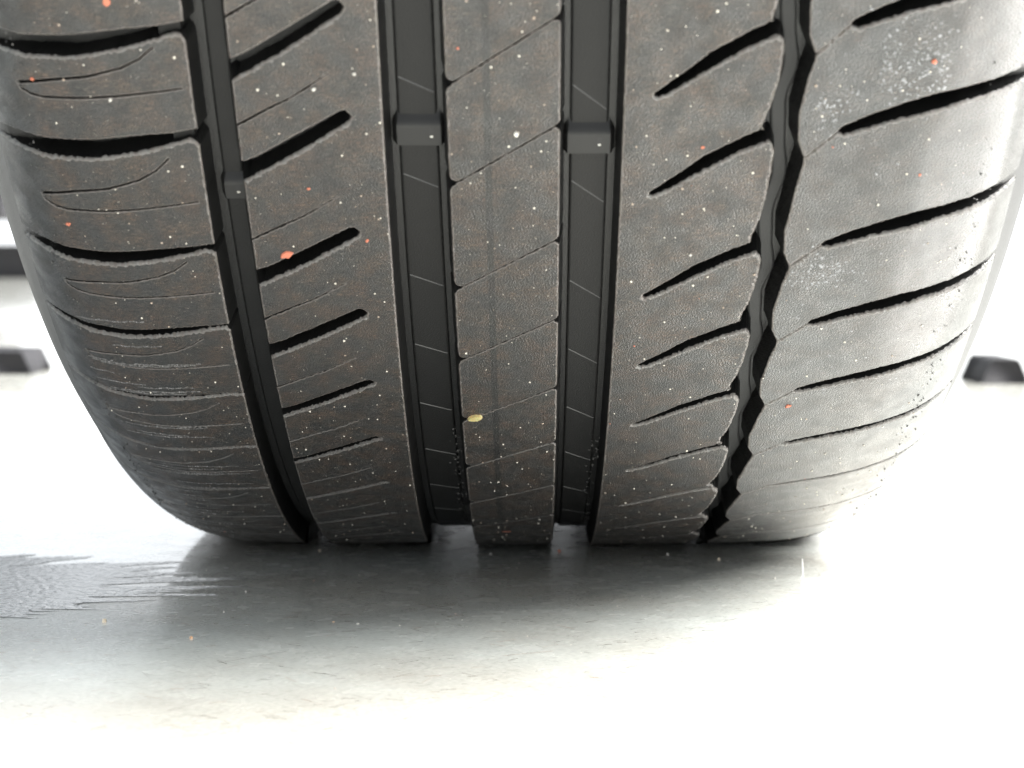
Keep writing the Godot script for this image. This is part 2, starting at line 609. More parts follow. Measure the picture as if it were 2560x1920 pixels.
func bridge(b: float, f: float) -> ArrayMesh:
	var sh := Sheet.new()
	var lo := [[-75.3, -7.0], [-74.9, -2.0], [-70.2, -2.0], [-69.0, -7.0]]
	for i in 3:
		for k in 4:
			var s0 := b - 7.5 + k * 2.0
			var c := [[lo[i], s0], [lo[i + 1], s0], [lo[i + 1], s0 + 2.0], [lo[i], s0 + 2.0]]
			var ps := []
			for e in c: ps.append(place(e[0][0], e[1] + (e[0][0] + 72.0) * 0.4, e[0][1]))
			var nn: Vector3 = (ps[1] - ps[0]).cross(ps[3] - ps[0]).normalized()
			if nn.dot(Vector3(0, ps[0].y - RADIUS, ps[0].z)) < 0.0: nn = -nn
			var uv := [Vector2(0, 0), Vector2(5, 0), Vector2(5, 2), Vector2(0, 2)]
			sh.tri([ps[0], ps[1], ps[2]], [nn, nn, nn], [uv[0], uv[1], uv[2]], [CLEAN_SHADED, CLEAN_SHADED, CLEAN_SHADED])
			sh.tri([ps[0], ps[2], ps[3]], [nn, nn, nn], [uv[0], uv[2], uv[3]], [CLEAN_SHADED, CLEAN_SHADED, CLEAN_SHADED])
	return sh.mesh(m.rubber)

func rib_two(tyre, b0: float, b1: float, len: float):
	var f0 := close_up(b0 - 8.0)
	var f1 := close_up(b1 - 8.0)
	var line0 := [Vector2(-60.2, b0 - 12.5), Vector2(-36.0, b0 + 1.9), Vector2(-28.2, b0 + 6.9)]
	var line1 := [Vector2(-28.2, b1 + 6.9), Vector2(-36.0, b1 + 1.9), Vector2(-60.2, b1 - 12.5)]
	var o := PackedVector2Array(line0 + line1)
	var sip := [Vector2(-62, b1 - 1.4), Vector2(-60, b1 - 0.2), Vector2(-52.6, b1 + 4.2), Vector2(-48, b1 + 6.6), Vector2(-43.8, b1 + 9.5), Vector2(-39.5, b1 + 12.6)]
	var seam := func(a: Vector2, b: Vector2):
		return on_line(a, line0) and on_line(b, line0) or on_line(a, line1) and on_line(b, line1)
	var thin_cut := slit(sip, 0.5 * f1 + 0.15, 0.12)
	var me := block(ccw(o), [cut_between(SLOT2_UP, SLOT2_LO, b0, f0), cut_between(SLOT2_UP, SLOT2_LO, b1, f1), thin_cut], seam, lean_main(-60.2, -28.2), false, true, [thin_cut])
	add_part("intermediate_block", me, tyre)

func on_line(p: Vector2, line: Array) -> bool:
	for i in range(line.size() - 1):
		if Geometry2D.get_closest_point_to_segment(p, line[i], line[i + 1]).distance_to(p) < 0.012: return true
	return false

func rib_centre(tyre, b0: float, b1: float):
	var g := 0.06 + 0.10 * close_up(b0)
	var o := PackedVector2Array([Vector2(10.2, b0 - 1.4), Vector2(9.2, b0 - 0.35 - g), Vector2(-3.0, b0 - 8.5 - g), Vector2(-12.6, b0 - 15.2 - g), Vector2(-14.0, b0 - 16.6), Vector2(-14.5, b0 - 17.8),
		Vector2(-14.5, b1 - 13.2), Vector2(-14.1, b1 - 14.4), Vector2(-13.1, b1 - 15.0), Vector2(-12.2, b1 - 14.9 + g), Vector2(-3.0, b1 - 8.5 + g), Vector2(9.0, b1 - 0.4 + g), Vector2(9.9, b1 + 0.7), Vector2(10.2, b1 + 1.4)])
	var me := block(ccw(o), [], func(_a, _b): return false, lean_main(-14.5, 10.2), false, true, [], true)
	add_part("centre_block", me, tyre)

func rib_four(tyre, b0: float, b1: float):
	var f0 := close_up(b0 - 6.0)
	var f1 := close_up(b1 - 6.0)
	var rel := [[24.0, -22.6], [30.6, -18.6], [38.0, -13.6], [42.0, -10.4], [50.5, -5.1], [56.0, -2.9]]
	var line0 := line_at(rel, b0)
	var line1 := line_at(rel, b1)
	line1.reverse()
	var p := b0 - b1
	var right := [Vector2(56.5, b0 - 4.6), Vector2(57.4, b0 - 5.6), Vector2(57.8, b0 - 7.2), Vector2(57.7, b0 - p * 0.40), Vector2(57.2, b0 - p * 0.60), Vector2(56.3, b1 + 5.4), Vector2(55.2, b1 + 1.6), Vector2(54.7, b1 - 1.0)]
	var o := PackedVector2Array(line0 + right + line1)
	var seam := func(a: Vector2, b: Vector2):
		return on_line(a, line0) and on_line(b, line0) or on_line(a, line1) and on_line(b, line1)
	var lean := func(q: Vector2): return 1.15 if q.x < 24.9 else (0.7 if q.x > 54.5 else 0.12)
	var me := block(ccw(o), [cut_between(SLOT4_UP, SLOT4_LO, b0, f0), cut_between(SLOT4_UP, SLOT4_LO, b1, f1)], seam, lean)
	add_part("intermediate_block", me, tyre)

func shoulder_right(tyre, b0: float, b1: float):
	var f0 := close_up(b0) * 0.9
	var f1 := close_up(b1) * 0.9
	var p := b0 - b1
	var rel := [[64.5, -9.0], [71.3, -2.2], [73, -1.8], [78.2, 0.6], [85.6, 3.1], [92.2, 4.8], [103, 6.1], [113.8, 7.4], [122, 8.4]]
	var line0 := line_at(rel, b0)
	var line1 := line_at(rel, b1)
	var back := line_at(rel, b1)
	back.reverse()
	var left := [Vector2(62.4, b1 - 4.5 + 2.0), Vector2(62.2, b1 + 2.5), Vector2(62.7, b1 + 6.0), Vector2(63.4, b0 - p * 0.56), Vector2(64.4, b0 - 10.6)]
	left[0] = Vector2(62.7, b1 - 4.5)
	var o := PackedVector2Array(line0 + back + left)
	var seam := func(a: Vector2, b: Vector2):
		if a.x < 71.2 or b.x < 71.2: return false
		return on_line(a, line0) and on_line(b, line0) or on_line(a, line1) and on_line(b, line1)
	var lean := func(q: Vector2): return 1.3 if q.x < 65.2 else 0.12
	var me := block(ccw(o), [cut_between(SLOT5_UP, SLOT5_LO, b0, f0), cut_between(SLOT5_UP, SLOT5_LO, b1, f1)], seam, lean, true)
	add_part("shoulder_block", me, tyre)

# the tyre's body: groove floor, shoulders and side walls
func carcass() -> ArrayMesh:
	var us := []
	var u := -arc_end
	while u < arc_end:
		us.append(u)
		u += 2.0 if absf(u) < 135.0 else 5.0
	us.append(arc_end)
	var sh := Sheet.new()
	var steps := 300
	var prev_p := []
	var prev_n := []
	for i in steps + 1:
		var f := i / float(steps)
		var s := GIRTH * (f - 0.5) if true else 0.0
		if s < 0.0: s += GIRTH
		var row := []
		var nr := []
		for uu in us:
			var hh := base_h(uu) + skirt(uu)
			var p := place(uu, s, hh)
			var a := place(uu + 0.5, s, base_h(uu + 0.5) + skirt(uu + 0.5)) - place(uu - 0.5, s, base_h(uu - 0.5) + skirt(uu - 0.5))
			var b := place(uu, s + 0.6, hh) - place(uu, s - 0.6, hh)
			row.append(p); nr.append(b.cross(a).normalized() * side_of(b.cross(a), uu, p))
		if i > 0:
			for j in range(us.size() - 1):
				var c := CLEAN_SHADED if absf(us[j]) < 120.0 else WALL_RUBBER
				var uv := [Vector2(us[j], s), Vector2(us[j + 1], s), Vector2(us[j + 1], s + 6.7), Vector2(us[j], s + 6.7)]
				sh.tri([row[j], row[j + 1], prev_p[j + 1]], [nr[j], nr[j + 1], prev_n[j + 1]], [uv[0], uv[1], uv[2]], [c, c, c])
				sh.tri([row[j], prev_p[j + 1], prev_p[j]], [nr[j], prev_n[j + 1], prev_n[j]], [uv[0], uv[2], uv[3]], [c, c, c])
		prev_p = row; prev_n = nr
	return sh.mesh(m.wall)

func side_of(n: Vector3, u: float, p: Vector3) -> float:
	var r := Vector3(0, p.y - RADIUS, p.z).normalized()
	var out := r + Vector3(signf(u), 0, 0) * smoothstep(95.0, 130.0, absf(u)) * 1.5
	return 1.0 if n.dot(out) >= 0.0 else -1.0

func skirt(u: float) -> float:     # raised ridges on the side wall
	var a := absf(u)
	return 0.7 * exp(-pow((a - 150.0) / 1.6, 2.0)) + 0.5 * exp(-pow((a - 137.0) / 1.2, 2.0))

func plain_rib(u0: float, u1: float, s0: float, s1: float, steps: int) -> ArrayMesh:
	var sh := Sheet.new()
	var cross := []
	cross.append([u0, base_h(u0)])
	for i in 11: cross.append([lerpf(u0, u1, i / 10.0), 0.0])
	cross.append([u1, base_h(u1)])
	var prev := []
	var pn := []
	for i in steps + 1:
		var s := lerpf(s0, s1, i / float(steps))
		var row := []
		var nr := []
		for e in cross:
			var p := place(e[0], s, e[1])
			row.append(p)
			nr.append(facing(e[0], s, p))
		if i > 0:
			for j in range(cross.size() - 1):
				var c := DUSTY if j > 0 and j < cross.size() - 2 else CLEAN_SHADED
				var uv := [Vector2(cross[j][0], s), Vector2(cross[j + 1][0], s), Vector2(cross[j + 1][0], s - 8.0), Vector2(cross[j][0], s - 8.0)]
				sh.tri([row[j], row[j + 1], prev[j + 1]], [nr[j], nr[j + 1], pn[j + 1]], [uv[0], uv[1], uv[2]], [c, c, c])
				sh.tri([row[j], prev[j + 1], prev[j]], [nr[j], pn[j + 1], pn[j]], [uv[0], uv[2], uv[3]], [c, c, c])
		prev = row; pn = nr
	return sh.mesh(m.tread)

# a strip on the groove floor: edges left(s), right(s), height hh(s) over the floor
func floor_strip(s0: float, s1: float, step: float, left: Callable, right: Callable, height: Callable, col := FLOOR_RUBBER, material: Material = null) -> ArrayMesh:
	var sh := Sheet.new()
	var n := int((s1 - s0) / step)
	var prev := []
	for i in n + 1:
		var s := s0 + i * step
		var l: float = left.call(s)
		var r: float = right.call(s)
		var hh: float = height.call(s)
		var b := 0.35 + 0.25 * hh
		var row := [place(l - b, s, -DEPTH - 0.2), place(l - 0.1, s, -DEPTH + hh * 0.8), place(l + 0.25, s, -DEPTH + hh), place(r - 0.25, s, -DEPTH + hh), place(r + 0.1, s, -DEPTH + hh * 0.8), place(r + b, s, -DEPTH - 0.2)]
		var us := [l - b, l - 0.1, l + 0.25, r - 0.25, r + 0.1, r + b]
		if i > 0:
			for j in 5:
				var q := [row[j], row[j + 1], prev[j + 1], prev[j]]
				var nn: Vector3 = (q[1] - q[0]).cross(q[3] - q[0]).normalized()
				if nn.dot(Vector3(0, q[0].y - RADIUS, q[0].z)) < 0.0: nn = -nn
				var uv := [Vector2(us[j], s), Vector2(us[j + 1], s), Vector2(us[j + 1], s - step), Vector2(us[j], s - step)]
				sh.tri([q[0], q[1], q[2]], [nn, nn, nn], [uv[0], uv[1], uv[2]], [col, col, col])
				sh.tri([q[0], q[2], q[3]], [nn, nn, nn], [uv[0], uv[2], uv[3]], [col, col, col])
		prev = row
	return sh.mesh(material if material else m.rubber)

func phase(s: float) -> Vector2:   # (pitch end above s, share of the pitch below it)
	for k in range(PITCH.size() - 1):
		if s <= PITCH[k] and s > PITCH[k + 1]: return Vector2(PITCH[k], (PITCH[k] - s) / (PITCH[k] - PITCH[k + 1]))
	return Vector2(s, 0.0)

func floors(tyre):
	var flat := func(_s): return 0.7
	add_part("groove_floor", floor_strip(66, 440, 3.0, func(_s): return -65.6, func(_s): return -61.6, flat), tyre)
	add_part("groove_floor", floor_strip(66, 440, 3.0, func(_s): return -25.2, func(_s): return -17.2, flat), tyre)
	add_part("groove_floor", floor_strip(66, 440, 3.0, func(_s): return 12.9, func(_s): return 20.9, flat), tyre)
	var wav := func(s): return 0.85 * sin((phase(s).y - 0.25) * TAU) + 0.25 * sin((phase(s).y * 2.0 + 0.1) * TAU)
	add_part("groove_floor", floor_strip(66, 440, 0.8, func(s): return 58.0 + wav.call(s), func(s): return 60.9 + wav.call(s), flat, Color(0.028, 0.029, 0.03)), tyre)
	# raised wear bars in the grooves, each with a small mark
	for b in [[-65.9, -60.9, 279.6, 287.4, -62.6], [-26.0, -15.9, 294.9, 303.5, -18.2], [11.8, 21.9, 292.7, 301.3, 19.2]]:
		var s0: float = b[2]
		var s1: float = b[3]
		var hgt := func(s): return 2.5 * smoothstep(s1 + 0.3, s1 - 3.2, s) * smoothstep(s0 - 0.2, s0 + 0.6, s) + 0.05
		var w := add_part("wear_bar", floor_strip(s0 - 0.6, s1 + 0.6, 0.4, func(s): return b[0] + 0.5 * smoothstep(s1 - 3.2, s1 + 0.3, s), func(s): return b[1] - 0.5 * smoothstep(s1 - 3.2, s1 + 0.3, s), hgt, Color(0.0145, 0.0147, 0.0142), m.bar), tyre)
		var mk := Sheet.new()
		nub(mk, b[4], (s0 + s1) * 0.5 - 0.2, 0.5, 0.95, -DEPTH + 2.48, 0.12)
		add_part("mould_mark", mk.mesh(m.dark), w)
		var dot := Sheet.new()
		nub(dot, b[4], (s0 + s1) * 0.5 - 1.3, 0.3, 0.22, -DEPTH + 2.5, 0.2)
		add_part("grit_speck", dot.mesh(m.pale), w)
	# hair-thin mould lines across the two middle grooves
	for k in range(2, PITCH.size() - 1):
		var b: float = PITCH[k]
		for e in [[-25.0, b - 17.4, -17.4, b - 21.3], [13.1, b - 19.4, 20.7, b - 25.7]]:
			var sh := Sheet.new()
			var p0 := Vector2(e[0], e[1])
			var p1 := Vector2(e[2], e[3])
			for i in 6: ridge(sh, p0.lerp(p1, i / 6.0), p0.lerp(p1, (i + 1) / 6.0), -DEPTH + 0.7, 0.16, 0.16)
			add_part("mould_line", sh.mesh(m.rubber), tyre)

func nub(sh: Sheet, u: float, s: float, du: float, ds: float, h: float, up: float):
	var c := [Vector2(u - du, s - ds), Vector2(u + du, s - ds), Vector2(u + du, s + ds), Vector2(u - du, s + ds)]
	var lo := []
	var hi := []
	for p in c:
		lo.append(place(p.x, p.y, h - 0.2)); hi.append(place(p.x, p.y, h + up))
	var mid_p: Vector3 = (lo[0] + lo[2]) * 0.5
	for f in [[hi[0], hi[1], hi[2], hi[3]], [lo[0], lo[1], hi[1], hi[0]], [lo[1], lo[2], hi[2], hi[1]], [lo[2], lo[3], hi[3], hi[2]], [lo[3], lo[0], hi[0], hi[3]]]:
		var nn: Vector3 = (f[1] - f[0]).cross(f[2] - f[0]).normalized()
		if nn.dot((f[0] + f[2]) * 0.5 - mid_p) < 0.0: nn = -nn
		sh.tri([f[0], f[1], f[2]], [nn, nn, nn], [c[0], c[1], c[2]], [CLEAN_SHADED, CLEAN_SHADED, CLEAN_SHADED])
		sh.tri([f[0], f[2], f[3]], [nn, nn, nn], [c[0], c[2], c[3]], [CLEAN_SHADED, CLEAN_SHADED, CLEAN_SHADED])

func ridge(sh: Sheet, a: Vector2, b: Vector2, h: float, w: float, up: float, col := Color(0.10, 0.10, 0.10)):
	var d := (b - a).normalized()
	var o := Vector2(-d.y, d.x) * w
	var ps := [place(a.x - o.x, a.y - o.y, h), place(a.x, a.y, h + up), place(a.x + o.x, a.y + o.y, h), place(b.x - o.x, b.y - o.y, h), place(b.x, b.y, h + up), place(b.x + o.x, b.y + o.y, h)]
	var away := Vector3(0, ps[0].y - RADIUS, ps[0].z)
	for f in [[0, 1, 4, 3], [1, 2, 5, 4]]:
		var nn: Vector3 = (ps[f[1]] - ps[f[0]]).cross(ps[f[2]] - ps[f[0]]).normalized()
		if nn.dot(away) < 0.0: nn = -nn
		sh.tri([ps[f[0]], ps[f[1]], ps[f[2]]], [nn, nn, nn], [a, a, b], [col, col, col])
		sh.tri([ps[f[0]], ps[f[2]], ps[f[3]]], [nn, nn, nn], [a, b, b], [col, col, col])

func wheel_rim() -> ArrayMesh:
	var st := SurfaceTool.new()
	st.begin(Mesh.PRIMITIVE_TRIANGLES)
	var hub := RADIUS - SINK
	var prof := [[-0.112, 0.180], [-0.106, 0.170], [-0.08, 0.155], [0.04, 0.155], [0.09, 0.165], [0.112, 0.180], [0.104, 0.166], [0.075, 0.09], [0.07, 0.0]]
	var n := 96
	for i in n:
		var a0 := TAU * i / n
		var a1 := TAU * (i + 1) / n
		for j in range(prof.size() - 1):
			var q := []
			for e in [[a0, prof[j]], [a1, prof[j]], [a1, prof[j + 1]], [a0, prof[j + 1]]]:
				q.append(Vector3(e[1][0], hub + e[1][1] * cos(e[0]), e[1][1] * sin(e[0])))
			for k in [0, 1, 2, 0, 2, 3]: st.add_vertex(q[k])
	st.generate_normals()
	st.set_material(m.rim)
	return st.commit()

# ------------------------------------------------------------------ floor and what stands far behind
func worn_grain() -> Texture2D:    # grain of scrubbed rubber: pits, pale scratches and dust
	var n := FastNoiseLite.new()
	n.seed = 11; n.frequency = 0.15; n.fractal_octaves = 4
	var im: Image = n.get_seamless_image(1024, 1024)
	im.convert(Image.FORMAT_RGBA8)
	var d := im.get_data()
	for i in range(0, d.size(), 4):
		var v := 0.30 + 0.55 * smoothstep(0.22, 0.78, d[i] / 255.0)
		d[i] = int(v * 255.0); d[i + 1] = int(v * 253.0); d[i + 2] = int(v * 251.0); d[i + 3] = 255
	im = Image.create_from_data(1024, 1024, false, Image.FORMAT_RGBA8, d)
	for k in 14000:
		var x := rng.randi() & 1023
		var y := rng.randi() & 1023
		var w := rng.randf()
		var c := Color(0.10, 0.10, 0.11) if w < 0.42 else (Color(1.0, 0.98, 0.95) if w < 0.9 else Color(0.95, 0.83, 0.75))
		var f := rng.randf_range(0.3, 0.85)
		var l := 3 + int(pow(rng.randf(), 3.0) * 24.0)
		var t := rng.randi_range(2, 5)
		for i in l:
			for j in t:
				var px := (x + i) & 1023
				var py := (y + j + i / 9) & 1023
				im.set_pixel(px, py, im.get_pixel(px, py).lerp(c, f))
	im.generate_mipmaps()
	return ImageTexture.create_from_image(im)

func build_floor():
	var t := mat(Color(0.66, 0.672, 0.658), 0.30, 0.7)
	t.clearcoat_enabled = true
	t.clearcoat = 1.0
	t.clearcoat_roughness = 0.07
	t.albedo_texture = scratched()
	t.roughness_texture = noise_tex(0.012, 22, Color(0.5, 0.5, 0.5), Color(1, 1, 1), 1024)
	t.detail_enabled = true
	t.detail_blend_mode = BaseMaterial3D.BLEND_MODE_MUL
	t.detail_uv_layer = BaseMaterial3D.DETAIL_UV_2
	t.detail_albedo = noise_tex(0.012, 24, Color(0.90, 0.885, 0.865), Color(0.99, 1, 1), 512)
	t.normal_enabled = true
	t.normal_scale = 0.11
	t.normal_texture = noise_tex(0.13, 23, Color.BLACK, Color.WHITE, 1024, 4.0, 4)
	t.uv1_scale = Vector3(1, 1, 1)
	var st := SurfaceTool.new()
	st.begin(Mesh.PRIMITIVE_TRIANGLES)
	var far := 60.0
	for q in [[-far, -far], [far, -far], [far, far], [-far, -far], [far, far], [-far, far]]:
		st.set_normal(Vector3.UP)
		st.set_uv(Vector2(q[0] / 0.20, q[1] / 0.16))
		st.set_uv2(Vector2(q[0] / 0.9, q[1] / 0.7))
		st.add_vertex(Vector3(q[0], 0, q[1]))
	st.generate_tangents()
	st.set_material(t)
	var o := MeshInstance3D.new()
	o.mesh = st.commit()
	o.name = "floor"
	o.set_meta("kind", "structure")
	add_child(o)
	tag(o, "pale smooth painted floor with fine streaks and dirt", "floor", "", "structure")

func scratched() -> Texture2D:     # fine scuffs lying mostly along the floor's width
	var n := FastNoiseLite.new()
	n.seed = 31; n.frequency = 0.09; n.fractal_octaves = 4
	var im: Image = n.get_seamless_image(1024, 1024)
	im.convert(Image.FORMAT_RGBA8)
	var d := im.get_data()
	for i in range(0, d.size(), 4):
		var v := 0.92 + 0.06 * smoothstep(0.25, 0.7, d[i] / 255.0)
		d[i] = int(v * 252.0); d[i + 1] = int(v * 253.0); d[i + 2] = int(v * 250.0); d[i + 3] = 255
	im = Image.create_from_data(1024, 1024, false, Image.FORMAT_RGBA8, d)
	for k in 3000:
		var x := rng.randf() * 1024.0
		var y := rng.randf() * 1024.0
		var l := rng.randf_range(5.0, 26.0) * (1.0 + 2.0 * float(rng.randf() > 0.97))
		var sl := rng.randfn(0.0, 0.9)
		var w := rng.randf()
		var c := Color(0.55, 0.53, 0.50) if w < 0.6 else (Color(0.62, 0.45, 0.36) if w < 0.72 else Color(1, 1, 1))
		var f := rng.randf_range(0.08, 0.38)
		var th := 1 + int(pow(rng.randf(), 2.0) * 5.0)
		for i in int(l):
			for j in th:
				var px := int(x + i) & 1023
				var py := int(y + sl * i + j) & 1023
				im.set_pixel(px, py, im.get_pixel(px, py).lerp(c, f))
	im.generate_mipmaps()
	return ImageTexture.create_from_image(im)

func build_background():
	# two low dark rubber blocks on the floor beyond the tyre
	for e in [[-0.3945, -0.726, "low dark rubber block on the floor behind the tyre, left of it", 0.036], [0.3545, -0.636, "low dark rubber block on the floor behind the tyre, right of it", 0.036]]:
		var o := MeshInstance3D.new()
		o.mesh = pad(0.0215 / 2.0 + (0.0075 if e[0] < 0.0 else 0.0), 0.0175, 0.06)
		o.name = numbered("floor_block")
		add_child(o, true)
		o.position = Vector3(e[0], 0, e[1])
		tag(o, e[2], "block", "low dark blocks behind the tyre")
	var k := MeshInstance3D.new()
	k.mesh = pad(2.2, 0.09, 0.16)
	k.name = "kerb"
	add_child(k)
	k.position = Vector3(-3.5, 0, -4.15)
	var st := SurfaceTool.new()
	st.begin(Mesh.PRIMITIVE_TRIANGLES)
	st.set_smooth_group(-1)
	var shape := PackedVector2Array([Vector2(-5, 0.165), Vector2(-1.635, 0.165), Vector2(-1.62, 0.18), Vector2(-1.62, 0.34), Vector2(-1.66, 0.36), Vector2(-1.9, 0.37), Vector2(-1.9, 1.02), Vector2(-1.86, 1.05), Vector2(-1.1, 1.06), Vector2(-1.06, 1.1), Vector2(-1.06, 1.58), Vector2(-1.1, 1.62), Vector2(-5, 1.62)])
	for i in shape.size():
		var a := shape[i]
		var b := shape[(i + 1) % shape.size()]
		for v in [Vector3(a.x, a.y, 0.1), Vector3(a.x, a.y, -0.1), Vector3(b.x, b.y, 0.1), Vector3(b.x, b.y, 0.1), Vector3(a.x, a.y, -0.1), Vector3(b.x, b.y, -0.1)]: st.add_vertex(v)
	var ids := Geometry2D.triangulate_polygon(shape)
	for i in range(0, ids.size(), 3):
		var q := [shape[ids[i]], shape[ids[i + 1]], shape[ids[i + 2]]]
		if (q[1] - q[0]).cross(q[2] - q[0]) > 0.0: q.reverse()
		for v in q: st.add_vertex(Vector3(v.x, v.y, 0.1))
		q.reverse()
		for v in q: st.add_vertex(Vector3(v.x, v.y, -0.1))
	st.generate_normals()
	st.set_material(m.block)
	var dark_panel := MeshInstance3D.new()  # outline invented; upper step added so its reflection darkens the left floor
	dark_panel.mesh = st.commit()
	dark_panel.name = "added_dark_panel"
	add_child(dark_panel)
	dark_panel.position.z = -5.0
	tag(dark_panel, "big dark panel at the far left edge, upper part added to darken the floor reflection", "panel")
	tag(k, "low grey kerb far off at the left edge of the photo", "kerb")

func pad(half: float, high: float, deep: float, flare := 0.38) -> ArrayMesh:
	var st := SurfaceTool.new()
	st.begin(Mesh.PRIMITIVE_TRIANGLES)
	var g := high * flare
	var prof := [[half + g, 0.0], [half, high - 0.002], [half - 0.002, high], [-half + 0.002, high], [-half, high - 0.002], [-half - g, 0.0]]
	for i in prof.size():
		var a: Array = prof[i]
		var b: Array = prof[(i + 1) % prof.size()]
		var q := [Vector3(a[0], a[1], deep * 0.5), Vector3(b[0], b[1], deep * 0.5), Vector3(b[0], b[1], -deep * 0.5), Vector3(a[0], a[1], -deep * 0.5)]
		for j in [0, 2, 1, 0, 3, 2]: st.add_vertex(q[j])
	for z in [deep * 0.5, -deep * 0.5]:
		for i in range(1, prof.size() - 1):
			var t := [Vector3(prof[0][0], prof[0][1], z), Vector3(prof[i][0], prof[i][1], z), Vector3(prof[i + 1][0], prof[i + 1][1], z)]
			for j in ([0, 2, 1] if z > 0.0 else [0, 1, 2]): st.add_vertex(t[j])
	st.set_smooth_group(-1)
	st.generate_normals()
	st.set_material(m.block)
	return st.commit()

# ------------------------------------------------------------------ grit
func grain(seed_: int) -> ArrayMesh:
	var r := RandomNumberGenerator.new()
	r.seed = seed_
	var st := SurfaceTool.new()
	st.begin(Mesh.PRIMITIVE_TRIANGLES)
	st.set_smooth_group(-1)
	var ring := []
	for k in 5:
		var a := TAU * k / 5.0 + r.randf_range(-0.3, 0.3)
		ring.append(Vector3(cos(a) * r.randf_range(0.6, 1.1), r.randf_range(-0.1, 0.35), sin(a) * r.randf_range(0.6, 1.1)))
	var topv := Vector3(r.randf_range(-0.3, 0.3), r.randf_range(0.7, 1.1), r.randf_range(-0.3, 0.3))
	var low := Vector3(0, -0.4, 0)
	for k in 5:
		var a: Vector3 = ring[k]
		var b: Vector3 = ring[(k + 1) % 5]
		for v in [topv, a, b, low, b, a]: st.add_vertex(v)
	st.generate_normals()
	st.set_material(m.grit)
	return st.commit()

func build_grit():
	var spots: Array = []
	var tries := 0
	while spots.size() < 2600 and tries < 40000:
		tries += 1
		var p := Vector2(rng.randf_range(-108, 108), rng.randf_range(80, 400))
		for o in tops:
			if Geometry2D.is_point_in_polygon(p, o):
				spots.append(p)
				break
	var mm := MultiMesh.new()
	mm.transform_format = MultiMesh.TRANSFORM_3D
	mm.use_colors = true
	mm.mesh = grain(4)
	mm.instance_count = spots.size()
	for i in spots.size():
		var p: Vector2 = spots[i]
		var at := place(p.x, p.y, 0.0)
		var up := facing(p.x, p.y, at)
		var x := up.cross(Vector3(0.3, 0.8, 0.5)).normalized()
		var size := 0.00008 + 0.0003 * pow(rng.randf(), 5.0)
		var b := Basis(x, up, x.cross(up)).rotated(up, rng.randf() * TAU)
		mm.set_instance_transform(i, Transform3D(b.scaled_local(Vector3.ONE * size), at))
		var w := rng.randf()
		var c := Color(0.62, 0.58, 0.50)
		if w < 0.25: c = Color(0.35, 0.28, 0.22)
		elif w > 0.99: c = Color(0.50, 0.14, 0.08)
		mm.set_instance_color(i, c)
	var g := MultiMeshInstance3D.new()
	g.multimesh = mm
	g.name = "sand_grains"
	add_child(g)
	tag(g, "fine pale sand grains sprinkled over the tyre tread", "sand", "", "stuff")

	chips()
	crumbs()
	reflection_sheet()
	residue()

# single flakes and stones that the photograph lets one pick out
func flake(size: Vector3, seed_: int, material: Material) -> ArrayMesh:
	var r := RandomNumberGenerator.new()
	r.seed = seed_
	var st := SurfaceTool.new()
	st.begin(Mesh.PRIMITIVE_TRIANGLES)
	st.set_smooth_group(-1)
	var n := 9
	var low := []
	var high := []
	for k in n:
		var a := TAU * k / n + r.randf_range(-0.2, 0.2)
		var w := r.randf_range(0.65, 1.15)
		var p := Vector3(cos(a) * size.x * w, 0, sin(a) * size.z * w)
		low.append(p + Vector3(0, -0.1 * size.y, 0))
		high.append(p * 0.82 + Vector3(0, size.y * r.randf_range(0.6, 0.95), 0))
	var top := Vector3(r.randf_range(-0.2, 0.2) * size.x, size.y, r.randf_range(-0.2, 0.2) * size.z)
	for k in n:
		var j := (k + 1) % n
		for v in [top, high[k], high[j], high[k], low[k], low[j], high[k], low[j], high[j]]: st.add_vertex(v)
	st.generate_normals()
	st.set_material(material)
	return st.commit()

func on_tread(o: Node3D, u: float, s: float, turn: float):
	var at := place(u, s, 0.0)
	var up := facing(u, s, at)
	var z := Vector3.RIGHT.cross(up).normalized()
	o.transform = Transform3D(Basis(up.cross(z), up, z).rotated(up, turn), at)

func lay(called: String, me: Mesh, label: String, category: String, group := "") -> MeshInstance3D:
	var o := MeshInstance3D.new()
	o.mesh = me
	o.name = numbered(called)
	add_child(o, true)
	tag(o, label, category, group)
	return o

